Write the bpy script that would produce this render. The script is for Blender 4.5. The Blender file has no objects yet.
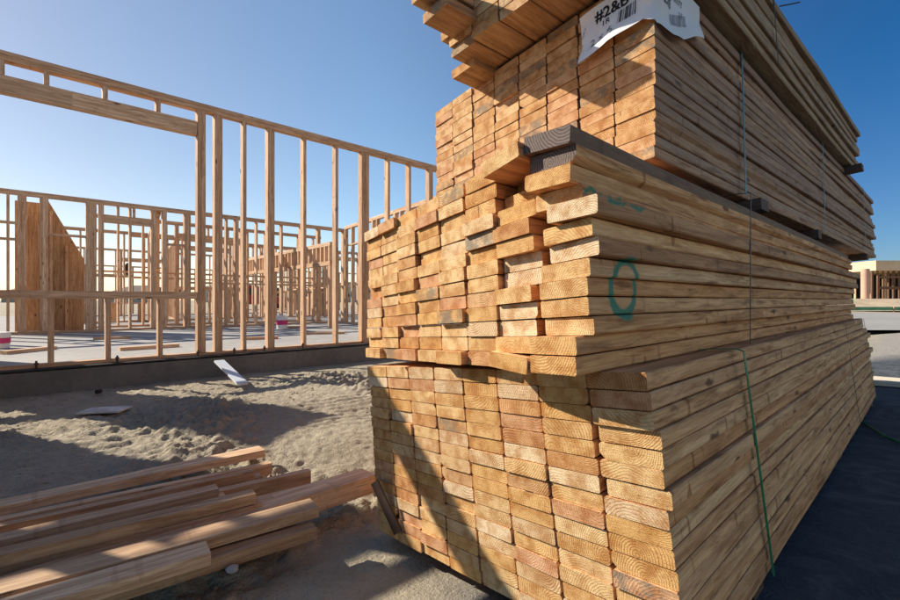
import bpy, bmesh, math, random
from mathutils import Vector, Matrix, noise
random.seed(7)
sc = bpy.context.scene
COL = sc.collection
F = 460.0; CX = 450.0; CY = 300.0; H = 0.80          # focal length in pixels of the 900 px photograph, camera height

# ------------------------------------------------------------------ camera
cam_d = bpy.data.cameras.new('camera'); cam = bpy.data.objects.new('camera', cam_d); COL.objects.link(cam)
cam.location = (0, 0, H); cam.rotation_euler = (math.radians(90), 0, 0)
cam_d.sensor_width = 36; cam_d.lens = F/900*36; cam_d.clip_start = 0.02; cam_d.clip_end = 3000
sc.camera = cam
# ------------------------------------------------------------------ light
SUN_EL = math.radians(32); SUN_H = Vector((0.95, -0.31)).normalized()      # horizontal travel of the light
world = bpy.data.worlds.new("World"); sc.world = world; world.use_nodes = True
wn = world.node_tree.nodes; wl = world.node_tree.links; wn.clear()
wo = wn.new('ShaderNodeOutputWorld'); bg = wn.new('ShaderNodeBackground'); sky = wn.new('ShaderNodeTexSky')
sky.sky_type = 'NISHITA'; sky.sun_disc = False; sky.sun_elevation = SUN_EL
sky.sun_rotation = math.atan2(-SUN_H.x, -SUN_H.y)
sky.air_density = 1.0; sky.dust_density = 0.25; sky.ozone_density = 5.0; sky.altitude = 100
bg.inputs['Strength'].default_value = 0.088
# polarised air: darkest and bluest about 110 degrees from the sun, pale towards it
def wnode(t, **k):
    x = wn.new(t)
    for q, v in k.items(): setattr(x, q, v)
    return x
wtc = wnode('ShaderNodeTexCoord'); wdot = wnode('ShaderNodeVectorMath', operation='DOT_PRODUCT'); wdot.inputs[1].default_value = (-SUN_H.x, -SUN_H.y, 0)
wl.new(wtc.outputs['Generated'], wdot.inputs[0]); wsep = wnode('ShaderNodeSeparateXYZ'); wl.new(wtc.outputs['Generated'], wsep.inputs[0])
wel = wnode('ShaderNodeMapRange'); wl.new(wsep.outputs[2], wel.inputs[0]); wel.inputs[1].default_value = .05; wel.inputs[2].default_value = .38
def wmix(fac, a, b):
    x = wnode('ShaderNodeMix', data_type='RGBA'); wl.new(fac, x.inputs[0])
    for v, i in ((a, 6), (b, 7)):
        if isinstance(v, tuple): x.inputs[i].default_value = v+(1,)
        else: wl.new(v, x.inputs[i])
    return x.outputs[2]
deep = wmix(wel.outputs[0], (.48, .60, .72), (.17, .54, .78))
wr = wnode('ShaderNodeMapRange'); wr.interpolation_type = 'SMOOTHSTEP'; wl.new(wdot.outputs['Value'], wr.inputs[0]); wr.inputs[1].default_value = -.45; wr.inputs[2].default_value = .68
wb = wnode('ShaderNodeMapRange'); wb.interpolation_type = 'SMOOTHSTEP'; wl.new(wdot.outputs['Value'], wb.inputs[0]); wb.inputs[1].default_value = -.5; wb.inputs[2].default_value = -.8  # out-of-view sky opposite the sun, warmed and brightened as added fill for shaded sides
wr2 = wnode('ShaderNodeMapRange'); wl.new(wdot.outputs['Value'], wr2.inputs[0]); wr2.inputs[1].default_value = .42; wr2.inputs[2].default_value = .80
wr.inputs[2].default_value = .45
tint = wmix(wb.outputs[0], wmix(wr2.outputs[0], wmix(wr.outputs[0], deep, (1.36, 1.27, 1.12)), (1.42, 1.08, .86)), (1.75, 1.25, .88))
wm = wn.new('ShaderNodeMix'); wm.data_type = 'RGBA'; wm.blend_type = 'MULTIPLY'; wm.inputs[0].default_value = 1; wl.new(tint, wm.inputs[7])
wl.new(sky.outputs[0], wm.inputs[6]); wl.new(wm.outputs[2], bg.inputs['Color']); wl.new(bg.outputs[0], wo.inputs['Surface'])
sun_d = bpy.data.lights.new('sun', 'SUN'); sun = bpy.data.objects.new('sun', sun_d); COL.objects.link(sun)
sun_d.energy = 5.0; sun_d.angle = math.radians(0.5); sun_d.color = (1.0, 0.90, 0.76)
LT = Vector((SUN_H.x*math.cos(SUN_EL), SUN_H.y*math.cos(SUN_EL), -math.sin(SUN_EL)))
sun.rotation_euler = LT.to_track_quat('-Z', 'Y').to_euler(); sun.location = (-10, 5, 12)
sc.view_settings.view_transform = 'Standard'; sc.view_settings.look = 'None'
sc.view_settings.exposure = 0.68; sc.view_settings.gamma = 1; sc.view_settings.use_curve_mapping = False

# ------------------------------------------------------------------ helpers
def tag(o, label=None, cat=None, group=None, kind=None):
    if label: o['label'] = label
    if cat: o['category'] = cat
    if group: o['group'] = group
    if kind: o['kind'] = kind
    return o
def empty(name, loc=(0, 0, 0), label=None, cat=None, group=None):
    o = bpy.data.objects.new(name, None); COL.objects.link(o); o.location = loc; o.empty_display_size = .1
    return tag(o, label, cat, group)
def link(name, me, parent=None):
    o = bpy.data.objects.new(name, me); COL.objects.link(o)
    if parent is not None:
        o.parent = parent; o.matrix_parent_inverse = Matrix.Translation(-Vector(parent.location))
    return o
def P(px, py, Y): return Vector(((px-CX)/F*Y, Y, H-(py-CY)/F*Y))
def G(px, py, z=0.0):
    Y = F*(H-z)/(py-CY); return Vector(((px-CX)/F*Y, Y, z))
def dirvp(px): return Vector(((px-CX)/F, 1, 0)).normalized()
ZUP = Vector((0, 0, 1))

class MB:
    """collects faces; writes the attributes the wood materials read"""
    def __init__(s): s.v = []; s.f = []; s.m = []; s.bp = []; s.rv = []
    def add(s, vs, fs, mi=0, bp=None, rv=(0, 0, 0)):
        b = len(s.v); s.v += [tuple(x) for x in vs]; s.f += [tuple(b+i for i in f) for f in fs]
        s.m += (mi if isinstance(mi, list) else [mi]*len(fs))
        s.bp += ([tuple(x) for x in (bp if bp is not None else vs)]); s.rv += [rv]*len(vs)
    def box(s, c, ax, ay, az, lx, ly, lz, mi=0, rv=None):
        """c = centre, a* = unit axes, l* = full lengths; x is the grain"""
        rv = rv or (random.random(), random.random(), random.random())
        L = [(x*lx/2, y*ly/2, z*lz/2) for x in (-1, 1) for y in (-1, 1) for z in (-1, 1)]
        vs = [Vector(c)+ax*a+ay*b+az*d for a, b, d in L]
        fs = [(0, 1, 3, 2), (4, 6, 7, 5), (0, 4, 5, 1), (2, 3, 7, 6), (0, 2, 6, 4), (1, 5, 7, 3)]
        if ax.cross(ay).dot(az) < 0: fs = [f[::-1] for f in fs]
        o = random.random()*20
        s.add(vs, fs, [mi+1 if (k < 2 and mi == 0 and s.ends) else mi for k in range(6)], [(a+o, b, d) for a, b, d in L], rv)
    ends = False
    def mesh(s, name, mats, smooth=False):
        me = bpy.data.meshes.new(name); me.from_pydata(s.v, [], s.f)
        for m in mats: me.materials.append(m)
        me.polygons.foreach_set('material_index', s.m)
        if smooth: me.polygons.foreach_set('use_smooth', [True]*len(s.f))
        a = me.attributes.new('bp', 'FLOAT_VECTOR', 'POINT'); a.data.foreach_set('vector', [c for p in s.bp for c in p])
        a = me.attributes.new('rv', 'FLOAT_VECTOR', 'POINT'); a.data.foreach_set('vector', [c for p in s.rv for c in p])
        me.update(); return me
    def build(s, name, mats, parent=None, smooth=False):
        return link(name, s.mesh(name, mats if isinstance(mats, (list, tuple)) else [mats], smooth), parent)

# ------------------------------------------------------------------ materials
class NT:
    def __init__(s, name):
        s.m = bpy.data.materials.new(name); s.m.use_nodes = True; s.n = s.m.node_tree.nodes; s.l = s.m.node_tree.links
        s.b = s.n['Principled BSDF']; s.b.inputs['Roughness'].default_value = .8
        s.b.inputs['Specular IOR Level'].default_value = .25
    def new(s, t, **k):
        x = s.n.new(t)
        for a, v in k.items(): setattr(x, a, v)
        return x
    def sock(s, v, inp):
        if hasattr(v, 'links') or hasattr(v, 'is_output'): s.l.new(v, inp)
        else: inp.default_value = v
    def math(s, op, a, b=0.0, c=0.0):
        x = s.new('ShaderNodeMath', operation=op); s.sock(a, x.inputs[0]); s.sock(b, x.inputs[1]); s.sock(c, x.inputs[2]); return x.outputs[0]
    def vmath(s, op, a, b=(0, 0, 0)):
        x = s.new('ShaderNodeVectorMath', operation=op); s.sock(a, x.inputs[0]); s.sock(b, x.inputs[1]); return x
    def attr(s, n): return s.new('ShaderNodeAttribute', attribute_name=n).outputs['Vector']
    def sep(s, v): x = s.new('ShaderNodeSeparateXYZ'); s.sock(v, x.inputs[0]); return x.outputs
    def comb(s, a, b, c): x = s.new('ShaderNodeCombineXYZ'); s.sock(a, x.inputs[0]); s.sock(b, x.inputs[1]); s.sock(c, x.inputs[2]); return x.outputs[0]
    def noise(s, v, scale, detail=4, rough=.55, dist=0):
        x = s.new('ShaderNodeTexNoise'); s.sock(v, x.inputs['Vector']); x.inputs['Scale'].default_value = scale
        x.inputs['Detail'].default_value = detail; x.inputs['Roughness'].default_value = rough; x.inputs['Distortion'].default_value = dist
        return x.outputs[0]
    def ramp(s, fac, stops, interp='LINEAR'):
        x = s.new('ShaderNodeValToRGB'); s.sock(fac, x.inputs[0]); r = x.color_ramp; r.interpolation = interp
        while len(r.elements) < len(stops): r.elements.new(.5)
        for e, (p, c) in zip(r.elements, stops):
            e.position = p; e.color = (c if isinstance(c, (tuple, list)) else (c, c, c))[:3]+(1,) if isinstance(c, (tuple, list)) else (c, c, c, 1)
        return x.outputs[0]
    def mix(s, fac, a, b, mode='MIX'):
        x = s.new('ShaderNodeMix', data_type='RGBA', blend_type=mode); s.sock(fac, x.inputs[0])
        for v, i in ((a, x.inputs[6]), (b, x.inputs[7])):
            if isinstance(v, tuple) and len(v) == 3: v = v+(1,)
            s.sock(v, i)
        return x.outputs[2]
    def maprange(s, v, a, b, c=0., d=1.):
        x = s.new('ShaderNodeMapRange'); s.sock(v, x.inputs[0])
        for i, q in enumerate((a, b, c, d)): s.sock(q, x.inputs[i+1])
        return x.outputs[0]
    def bump(s, h, strength=.3, dist=.002):
        x = s.new('ShaderNodeBump'); s.sock(h, x.inputs['Height']); x.inputs['Strength'].default_value = strength
        x.inputs['Distance'].default_value = dist; s.l.new(x.outputs[0], s.b.inputs['Normal'])
    def done(s, col):
        if isinstance(col, tuple) and len(col) == 3: col = col+(1,)
        s.sock(col, s.b.inputs['Base Color']); return s.m

def wood_end(name, pal, grey=0.0, ringc=.5):
    t = NT(name); bp = t.attr('bp'); rv = t.attr('rv'); x, y, z = t.sep(bp); r0, r1, r2 = t.sep(rv)
    seed = t.math('MULTIPLY', r1, 37.0)
    # growth rings about a pith somewhere in or below the section
    cy = t.math('MULTIPLY', t.math('SUBTRACT', r1, .5), .16)
    cz = t.math('MULTIPLY', t.math('SUBTRACT', t.math('FRACT', t.math('MULTIPLY', r2, 7.3)), .5), .17)
    yy = t.math('SUBTRACT', y, cy); zz = t.math('SUBTRACT', z, cz)
    v3 = t.comb(y, z, seed)
    wob = t.math('ADD', t.math('MULTIPLY', t.math('SUBTRACT', t.noise(v3, 14, 2), .5), .022), t.math('MULTIPLY', t.math('SUBTRACT', t.noise(v3, 120, 2), .5), .0035))
    rad = t.math('ADD', t.vmath('LENGTH', t.comb(yy, zz, 0.0)).outputs['Value'], wob)
    freq = t.maprange(t.math('FRACT', t.math('MULTIPLY', r1, 5.1)), 0, 1, 800, 1500)
    ring = t.math('ADD', t.math('MULTIPLY', t.math('SINE', t.math('MULTIPLY', rad, freq)), .5), .5)
    ring = t.math('POWER', ring, 2.2)
    base = t.ramp(r0, pal, 'LINEAR')
    blot = t.noise(t.vmath('ADD', v3, (3, 1, 2)).outputs[0], 22, 4, .6)
    base = t.mix(t.maprange(blot, .42, .62), base, t.mix(1.0, base, (.70, .54, .40), 'MULTIPLY'))
    blot2 = t.noise(t.vmath('ADD', v3, (9, 5, 2)).outputs[0], 9, 3, .6)
    base = t.mix(t.maprange(blot2, .5, .72, 0, .55), base, t.mix(1.0, base, (1.22, 1.24, 1.3), 'MULTIPLY'))
    fine = t.noise(t.comb(t.math('MULTIPLY', y, 1.0), t.math('MULTIPLY', z, 2.0), seed), 300, 4, .75)
    base = t.mix(t.maprange(fine, .38, .6, .6, 0.), base, t.mix(1.0, base, (.5, .33, .2), 'MULTIPLY'))
    rs = t.math('MULTIPLY', ring, t.maprange(t.math('FRACT', t.math('MULTIPLY', r2, 3.7)), 0, 1, ringc*.12, ringc))
    col = t.mix(rs, base, t.mix(1.0, base, (.50, .34, .22), 'MULTIPLY'))
    # saw marks and drying checks
    saw = t.noise(t.comb(t.math('MULTIPLY', y, 10.0), t.math('MULTIPLY', z, 230.0), seed), 1.5, 3, .6)
    saw2 = t.noise(t.comb(t.math('MULTIPLY', t.math('ADD', y, t.math('MULTIPLY', z, .6)), 260.0), t.math('MULTIPLY', z, 12.0), seed), 1.5, 2, .6)
    chk = t.noise(t.comb(t.math('MULTIPLY', y, 90.0), t.math('MULTIPLY', z, 9.0), seed), 1.2, 2, .4, .6)
    col = t.mix(t.maprange(chk, .74, .78, 0, .7), col, (.07, .04, .02))
    # a few ends weathered grey or marked
    gr = t.math('GREATER_THAN', t.math('FRACT', t.math('MULTIPLY', r1, 11.7)), 1.0-grey)
    gm = t.math('MULTIPLY', gr, t.maprange(t.noise(v3, 26, 4, .7), .42, .58, 0, .75))
    col = t.mix(gm, col, (.20, .17, .13))
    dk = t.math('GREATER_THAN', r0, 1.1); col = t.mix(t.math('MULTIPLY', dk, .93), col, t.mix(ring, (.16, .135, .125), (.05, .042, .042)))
    h = t.math('ADD', t.math('ADD', t.math('MULTIPLY', saw, .6), t.math('MULTIPLY', saw2, .5)), t.math('ADD', t.math('MULTIPLY', fine, .8), t.math('MULTIPLY', ring, .2)))
    t.bump(h, .8, .0022); t.b.inputs['Roughness'].default_value = .85
    return t.done(col)

def wood_side(name, pal, grey=.3, greycol=(.23, .20, .17), stain=.5, knots=True):
    t = NT(name); bp = t.attr('bp'); rv = t.attr('rv'); x, y, z = t.sep(bp); r0, r1, r2 = t.sep(rv)
    seed = t.math('MULTIPLY', r1, 53.0)
    yz = t.math('ADD', y, z)
    v = t.comb(t.math('ADD', t.math('MULTIPLY', x, .55), seed), t.math('MULTIPLY', y, 16.0), t.math('MULTIPLY', z, 16.0))
    warp = t.noise(t.comb(t.math('ADD', x, seed), t.math('MULTIPLY', y, 3.0), t.math('MULTIPLY', z, 3.0)), 1.6, 2)
    v = t.vmath('ADD', v, t.comb(0.0, t.math('MULTIPLY', warp, 1.6), t.math('MULTIPLY', warp, 1.6))).outputs[0]
    g1 = t.noise(v, 3.0, 6, .62); g2 = t.noise(v, 14.0, 4, .6)
    base = t.ramp(r0, pal)
    base = t.mix(t.maprange(g1, .38, .62, 0, .85), t.mix(1.0, base, (1.15, 1.12, 1.08), 'MULTIPLY'), t.mix(1.0, base, (.66, .52, .42), 'MULTIPLY'))
    base = t.mix(t.maprange(g2, .45, .68, 0, .5), base, t.mix(1.0, base, (.62, .50, .42), 'MULTIPLY'))
    # handling stains, wet patches and stamp-like smears along the board
    st = t.noise(t.comb(t.math('ADD', t.math('MULTIPLY', x, 1.0), seed), t.math('MULTIPLY', y, 5.0), t.math('MULTIPLY', z, 9.0)), 4.2, 5, .62)
    base = t.mix(t.maprange(st, .54, .68, 0, stain), base, t.mix(1.0, base, (.46, .36, .30), 'MULTIPLY'))
    gg = t.noise(t.comb(t.math('ADD', t.math('MULTIPLY', x, .5), t.math('MULTIPLY', seed, 1.7)), t.math('MULTIPLY', y, 4.0), t.math('MULTIPLY', z, 4.0)), 2.0, 5, .6)
    gf = t.math('MULTIPLY', t.maprange(t.math('ADD', gg, t.math('MULTIPLY', t.math('SUBTRACT', r2, .5), .5)), .42, .62), grey)
    base = t.mix(gf, base, greycol)
    g3 = t.noise(t.comb(t.math('ADD', t.math('MULTIPLY', x, 3.0), seed), t.math('ADD', t.math('MULTIPLY', y, 210.0), t.math('MULTIPLY', warp, 14.0)), t.math('ADD', t.math('MULTIPLY', z, 210.0), t.math('MULTIPLY', warp, 14.0))), 1.0, 3, .65)
    base = t.mix(t.maprange(g3, .50, .64, 0, .5), base, t.mix(1.0, base, (.60, .47, .37), 'MULTIPLY'))
    sm = t.noise(t.comb(t.math('ADD', t.math('MULTIPLY', x, 30.0), seed), t.math('MULTIPLY', y, 2.0), t.math('MULTIPLY', z, 12.0)), 1.0, 2, .5)
    sk = t.noise(t.comb(t.math('ADD', t.math('MULTIPLY', x, 2.2), t.math('MULTIPLY', seed, .7)), 0.0, 0.0), 1.0, 1)
    sf = t.math('MULTIPLY', t.maprange(sm, .60, .65), t.maprange(sk, .52, .60, 0, .7 if stain > .6 else .25))
    base = t.mix(sf, base, t.mix(1.0, base, (.42, .26, .17), 'MULTIPLY'))
    if knots:
        vo = t.new('ShaderNodeTexVoronoi'); vo.feature = 'F1'; vo.inputs['Scale'].default_value = 1.0; vo.inputs['Randomness'].default_value = 1
        kv = t.comb(t.math('ADD', t.math('MULTIPLY', x, 3.2), seed), t.math('ADD', t.math('MULTIPLY', y, 7.0), seed), t.math('MULTIPLY', z, 11.0))
        kv = t.vmath('ADD', kv, t.comb(0.0, 0.0, t.math('MULTIPLY', t.noise(bp, 30, 2), .25))).outputs[0]
        t.l.new(kv, vo.inputs['Vector'])
        kn = t.maprange(vo.outputs['Distance'], .07, .13, 1, 0)
        base = t.mix(t.math('MULTIPLY', kn, .85), base, (.10, .045, .02))
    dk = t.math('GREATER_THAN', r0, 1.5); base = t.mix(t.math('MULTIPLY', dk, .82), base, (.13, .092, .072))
    t.bump(t.math('ADD', g2, t.math('MULTIPLY', st, .5)), .25, .0015); t.b.inputs['Roughness'].default_value = .75
    return t.done(base)

def plain(name, col, rough=.8, var=.25, scale=8, metal=0.0, bump=0.0, detail=5):
    t = NT(name); tc = t.new('ShaderNodeTexCoord').outputs['Object']; n = t.noise(tc, scale, detail, .6)
    c = t.mix(t.maprange(n, .35, .65), tuple(min(1, a*(1+var)) for a in col), tuple(a*(1-var) for a in col))
    t.b.inputs['Roughness'].default_value = rough; t.b.inputs['Metallic'].default_value = metal
    if bump: t.bump(t.noise(tc, scale*6, 4), bump, .004)
    return t.done(c)

EPAL = [(0, (.82, .58, .28)), (.18, (.74, .45, .16)), (.38, (.86, .66, .36)), (.56, (.76, .48, .18)), (.76, (.88, .75, .52)), (.88, (.66, .37, .14)), (1, (.74, .45, .26))]
SPAL = [(0, (.82, .50, .24)), (.3, (.74, .41, .18)), (.55, (.86, .58, .31)), (.8, (.66, .36, .16)), (1, (.82, .50, .25))]
FPAL = [(0, (.72, .52, .35)), (.35, (.60, .40, .25)), (.65, (.78, .60, .43)), (1, (.64, .44, .28))]
M = {}
M['end'] = wood_end('sawn_board_ends', EPAL, .05, .8)
M['end_up'] = wood_end('weathered_board_ends', [(0, (.78, .54, .27)), (.3, (.70, .42, .18)), (.5, (.84, .61, .33)), (.75, (.74, .44, .24)), (1, (.78, .55, .30))], .2, .45)
M['side'] = wood_side('planed_board_sides', SPAL, .15, (.52, .37, .24), .9)
M['side_mid'] = wood_side('stained_board_sides', [(0, (.84, .50, .23)), (.3, (.72, .38, .16)), (.55, (.88, .59, .31)), (.8, (.50, .25, .11)), (1, (.82, .48, .22))], .12, (.52, .37, .24), 1.0)
M['side_up'] = wood_side('weathered_board_sides', [(0, (.66, .42, .24)), (.3, (.38, .23, .14)), (.55, (.76, .52, .31)), (.8, (.26, .15, .10)), (1, (.58, .36, .21))], .45, (.32, .22, .17), 1.0)
M['side_top'] = wood_side('clean_board_sides', [(0, (.47, .35, .21)), (.5, (.40, .28, .16)), (1, (.44, .32, .19))], .2, (.27, .22, .18), .5)
M['frame'] = wood_side('framing_timber', FPAL, .15, (.3, .25, .2), .35)
M['frame_end'] = wood_end('framing_timber_ends', EPAL, .05, .4)
M['loose'] = wood_side('loose_board_wood', [(0, (.60, .43, .27)), (.4, (.44, .30, .18)), (.7, (.72, .54, .36)), (1, (.52, .36, .23))], .1, (.4, .32, .25), .35)
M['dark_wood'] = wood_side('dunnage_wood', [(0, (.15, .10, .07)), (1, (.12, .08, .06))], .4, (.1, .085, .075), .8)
M['ply'] = wood_side('orange_sheathing', [(0, (.50, .34, .20)), (1, (.56, .39, .24))], .0, (.3, .25, .2), .3)
M['green_strap'] = plain('green_plastic_band', (.008, .19, .075), .35, .25, 30)
M['teal_strap'] = plain('teal_plastic_band', (.02, .16, .19), .35, .3, 30)
M['dark_strap'] = plain('dark_plastic_band', (.03, .035, .04), .5, .2, 30)
M['spray'] = plain('green_spray_paint', (.012, .155, .10), .7, .35, 60)
M['paper'] = plain('white_tag_paper', (.80, .80, .80), .6, .04, 12)
M['ink'] = plain('black_ink', (.02, .02, .025), .6, .1, 10)
M['greyink'] = plain('grey_ink', (.22, .23, .28), .6, .1, 10)
M['black'] = plain('black_membrane', (.02, .02, .022), .6, .3, 6)
M['steel'] = plain('dark_steel', (.06, .055, .05), .5, .3, 20, .6)

# sand, compacted dirt, concrete
def ground_mat():
    t = NT('sandy_ground'); tc = t.new('ShaderNodeTexCoord').outputs['Object']; x, y, z = t.sep(tc)
    n1 = t.noise(tc, 1.1, 6, .6); n2 = t.noise(tc, 9, 6, .65); n3 = t.noise(tc, 90, 4, .7)
    sand = t.mix(t.maprange(n1, .35, .65), (.48, .42, .31), (.34, .295, .215))
    sand = t.mix(t.maprange(n2, .4, .66, 0, .6), sand, (.34, .285, .20))
    sand = t.mix(t.maprange(n3, .35, .5, .4, 0), sand, (.20, .17, .12))
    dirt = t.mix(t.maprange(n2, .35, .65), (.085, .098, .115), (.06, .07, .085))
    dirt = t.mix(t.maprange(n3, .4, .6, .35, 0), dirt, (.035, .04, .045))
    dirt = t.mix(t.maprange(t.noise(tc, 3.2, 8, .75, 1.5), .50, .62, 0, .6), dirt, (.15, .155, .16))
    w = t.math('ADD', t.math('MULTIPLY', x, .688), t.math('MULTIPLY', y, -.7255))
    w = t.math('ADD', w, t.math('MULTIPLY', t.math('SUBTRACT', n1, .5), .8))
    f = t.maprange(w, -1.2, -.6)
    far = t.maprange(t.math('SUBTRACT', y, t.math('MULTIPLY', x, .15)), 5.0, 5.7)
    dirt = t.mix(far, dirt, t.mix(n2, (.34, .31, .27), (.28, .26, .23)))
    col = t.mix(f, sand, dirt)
    h = t.math('ADD', t.math('MULTIPLY', n2, 1.0), t.math('MULTIPLY', n3, .35))
    t.bump(h, 1.0, .03); t.b.inputs['Roughness'].default_value = .95
    return t.done(col)
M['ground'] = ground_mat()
def concrete(name, a, b, sc_=3):
    t = NT(name); tc = t.new('ShaderNodeTexCoord').outputs['Object']
    n1 = t.noise(tc, sc_*.3, 6, .6); n2 = t.noise(tc, sc_*4, 5, .65)
    c = t.mix(t.maprange(n1, .35, .65), a, b); c = t.mix(t.maprange(n2, .45, .7, 0, .5), c, tuple(q*.7 for q in b))
    t.bump(n2, .2, .004); return t.done(c)
M['slab'] = concrete('slab_concrete', (.40, .385, .36), (.31, .30, .285))
M['curb'] = concrete('footing_concrete', (.20, .19, .175), (.13, .125, .115), 6)
M['road'] = concrete('pale_road', (.36, .345, .32), (.30, .29, .27), 1)

# ------------------------------------------------------------------ ground (one sheet to the horizon)
DW = Vector((.729, .684, 0)).normalized(); NW = Vector((-.684, .729, 0)).normalized()   # wall run, and away from the camera
C1 = 5.27
def ws(s, d, z=0.0): return DW*s+NW*d+Vector((0, 0, z))
SLAB = .213
def ss(a, b, x): x = max(0, min(1, (x-a)/(b-a))); return x*x*(3-2*x)
def gz(x, y):
    w = .688*x-.7255*y
    z = -.11+.15*ss(-1.45, -.2, w)
    z += .11*ss(-1.8, -3.6, w) if w < -1.45 else 0
    return z
def axis(lo, hi, fl, fh, step):
    a = [fl]
    while a[-1] < fh: a.append(a[-1]+step)
    s = step; b = [a[-1]]
    while b[-1] < hi: s *= 1.16; b.append(min(hi, b[-1]+s))
    s = step; c = [a[0]]
    while c[-1] > lo: s *= 1.16; c.append(max(lo, c[-1]-s))
    return c[:0:-1]+a+b[1:]
gx = axis(-1500, 1500, -4.3, .7, .014); gy = axis(-60, 2500, .75, 5.2, .014)
gv = []; 
for y in gy:
    for x in gx:
        z = gz(x, y)
        if -8 < x < 3 and -1 < y < 9:
            w = .688*x-.7255*y
            a = ss(-1.2, -1.9, w)*(1-.75*ss(-4.3, -5.0, w))
            v = Vector((x, y, 0))
            rough = .35+1.0*ss(.42, .60, noise.noise(v*.8+Vector((3.3, 8.1, 0)))*.5+.5)
            l = noise.fractal(v*4.0, .9, 2.1, 4)*.020+(1-abs(noise.noise(v*9.0+Vector((5, 2, 0)))))**3*.022*noise.noise(v*2.3)
            l += abs(noise.noise(v*17))*.030+abs(noise.noise(v*39))*.016
            hp = math.exp(-(((x+.75)/.5)**2+((y-2.75)/.45)**2))*.05
            tr = ss(-3.45, -3.3, w)*(1-ss(-2.75, -2.6, w)); z += a*tr*.010*math.sin(w*70+noise.noise(v*2)*2)*(.4+.6*abs(noise.noise(v*3)))
            z += a*(l*rough*1.45+abs(noise.noise(v*34+Vector((1,4,2))))*.010*rough+hp+noise.noise(v*1.3)*.02)+ (1-a)*noise.noise(v*3)*.006
        gv.append((x, y, z))
nx = len(gx)
gf = [(j*nx+i, j*nx+i+1, (j+1)*nx+i+1, (j+1)*nx+i) for j in range(len(gy)-1) for i in range(nx-1)]
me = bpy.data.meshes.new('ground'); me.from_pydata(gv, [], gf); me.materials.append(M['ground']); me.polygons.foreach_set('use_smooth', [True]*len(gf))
tag(link('ground', me), kind='structure')

# foundation slab with its dark edge
mb = MB(); c = ws(3, C1+9.0, SLAB/2-.2); mb.box(c, DW, NW, ZUP, 34, 18.1, SLAB+.4)
tag(mb.build('foundation_slab', M['slab']), kind='structure')
mb = MB(); mb.box(ws(3, C1-.09, SLAB/2-.2-.012), DW, NW, ZUP, 34.1, .07, SLAB+.4)
tag(mb.build('foundation_edge', M['curb']), kind='structure')
mb = MB(); mb.box(ws(3, C1-.075, SLAB+.004), DW, NW, ZUP, 34.1, .11, .012)
tag(mb.build('edge_membrane', M['black']), 'black membrane strip along the front edge of the slab under the wall', 'membrane')
# pale road beyond the stacks on the right
mb = MB(); mb.add([(5.5, 11.6, .045), (300, 9.0, .045), (300, 30, .045), (4.5, 26.5, .045)], [(0, 1, 2, 3)]); tag(mb.build('road', M['road']), kind='structure')

# ------------------------------------------------------------------ boards and bundles
def board_geo(L, w, t, seg=8, warp=.002, wane=0, skew=0.0, c=.0034):
    """profile with eased edges run along x; returns vertices, faces, material slots"""
    hy, hz = w/2, t/2
    cs = [c, c, c, c]
    if wane: cs[random.randrange(4)] = random.uniform(.008, .018)
    pr = []
    for k, (sy, sz) in enumerate(((1, 1), (-1, 1), (-1, -1), (1, -1))):
        a = (sy*(hy-cs[k]), sz*hz); b = (sy*hy, sz*(hz-min(cs[k], t*.4)))
        pr += [b, a] if k in (0, 2) else [a, b]
    n = len(pr); vs = []; fs = []; ms = []
    p1, p2 = random.uniform(0, 6), random.uniform(0, 6)
    for i in range(seg+1):
        x = L*i/seg; oy = warp*math.sin(p1+x*1.7)+warp*.5*math.sin(p2+x*4.1); oy -= warp*math.sin(p1)+warp*.5*math.sin(p2)
        oz = .0006*math.sin(p2+x*2.9)
        for (y, z) in pr: vs.append((x+(y*skew if i == 0 else 0), y+oy, z+oz))
    for i in range(seg):
        for k in range(n):
            a = i*n+k; b = i*n+(k+1) % n
            fs.append((a, a+n, b+n, b)); ms.append(0)
    fs.append(tuple(range(n))); ms.append(1)
    fs.append(tuple(seg*n+k for k in range(n))[::-1]); ms.append(1)
    return vs, fs, ms
def flipfix(me):
    bm = bmesh.new(); bm.from_mesh(me); bmesh.ops.recalc_face_normals(bm, faces=bm.faces); bm.to_mesh(me); bm.free()
def in_frame_area(pts):
    q = []
    for p in pts:
        if p.y < .05: return 0
        q.append((max(0, min(900, CX+F*p.x/p.y)), max(0, min(600, CY-F*(p.z-H)/p.y))))
    return abs(sum(q[i][0]*q[(i+1) % len(q)][1]-q[(i+1) % len(q)][0]*q[i][1] for i in range(len(q)))/2)

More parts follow.
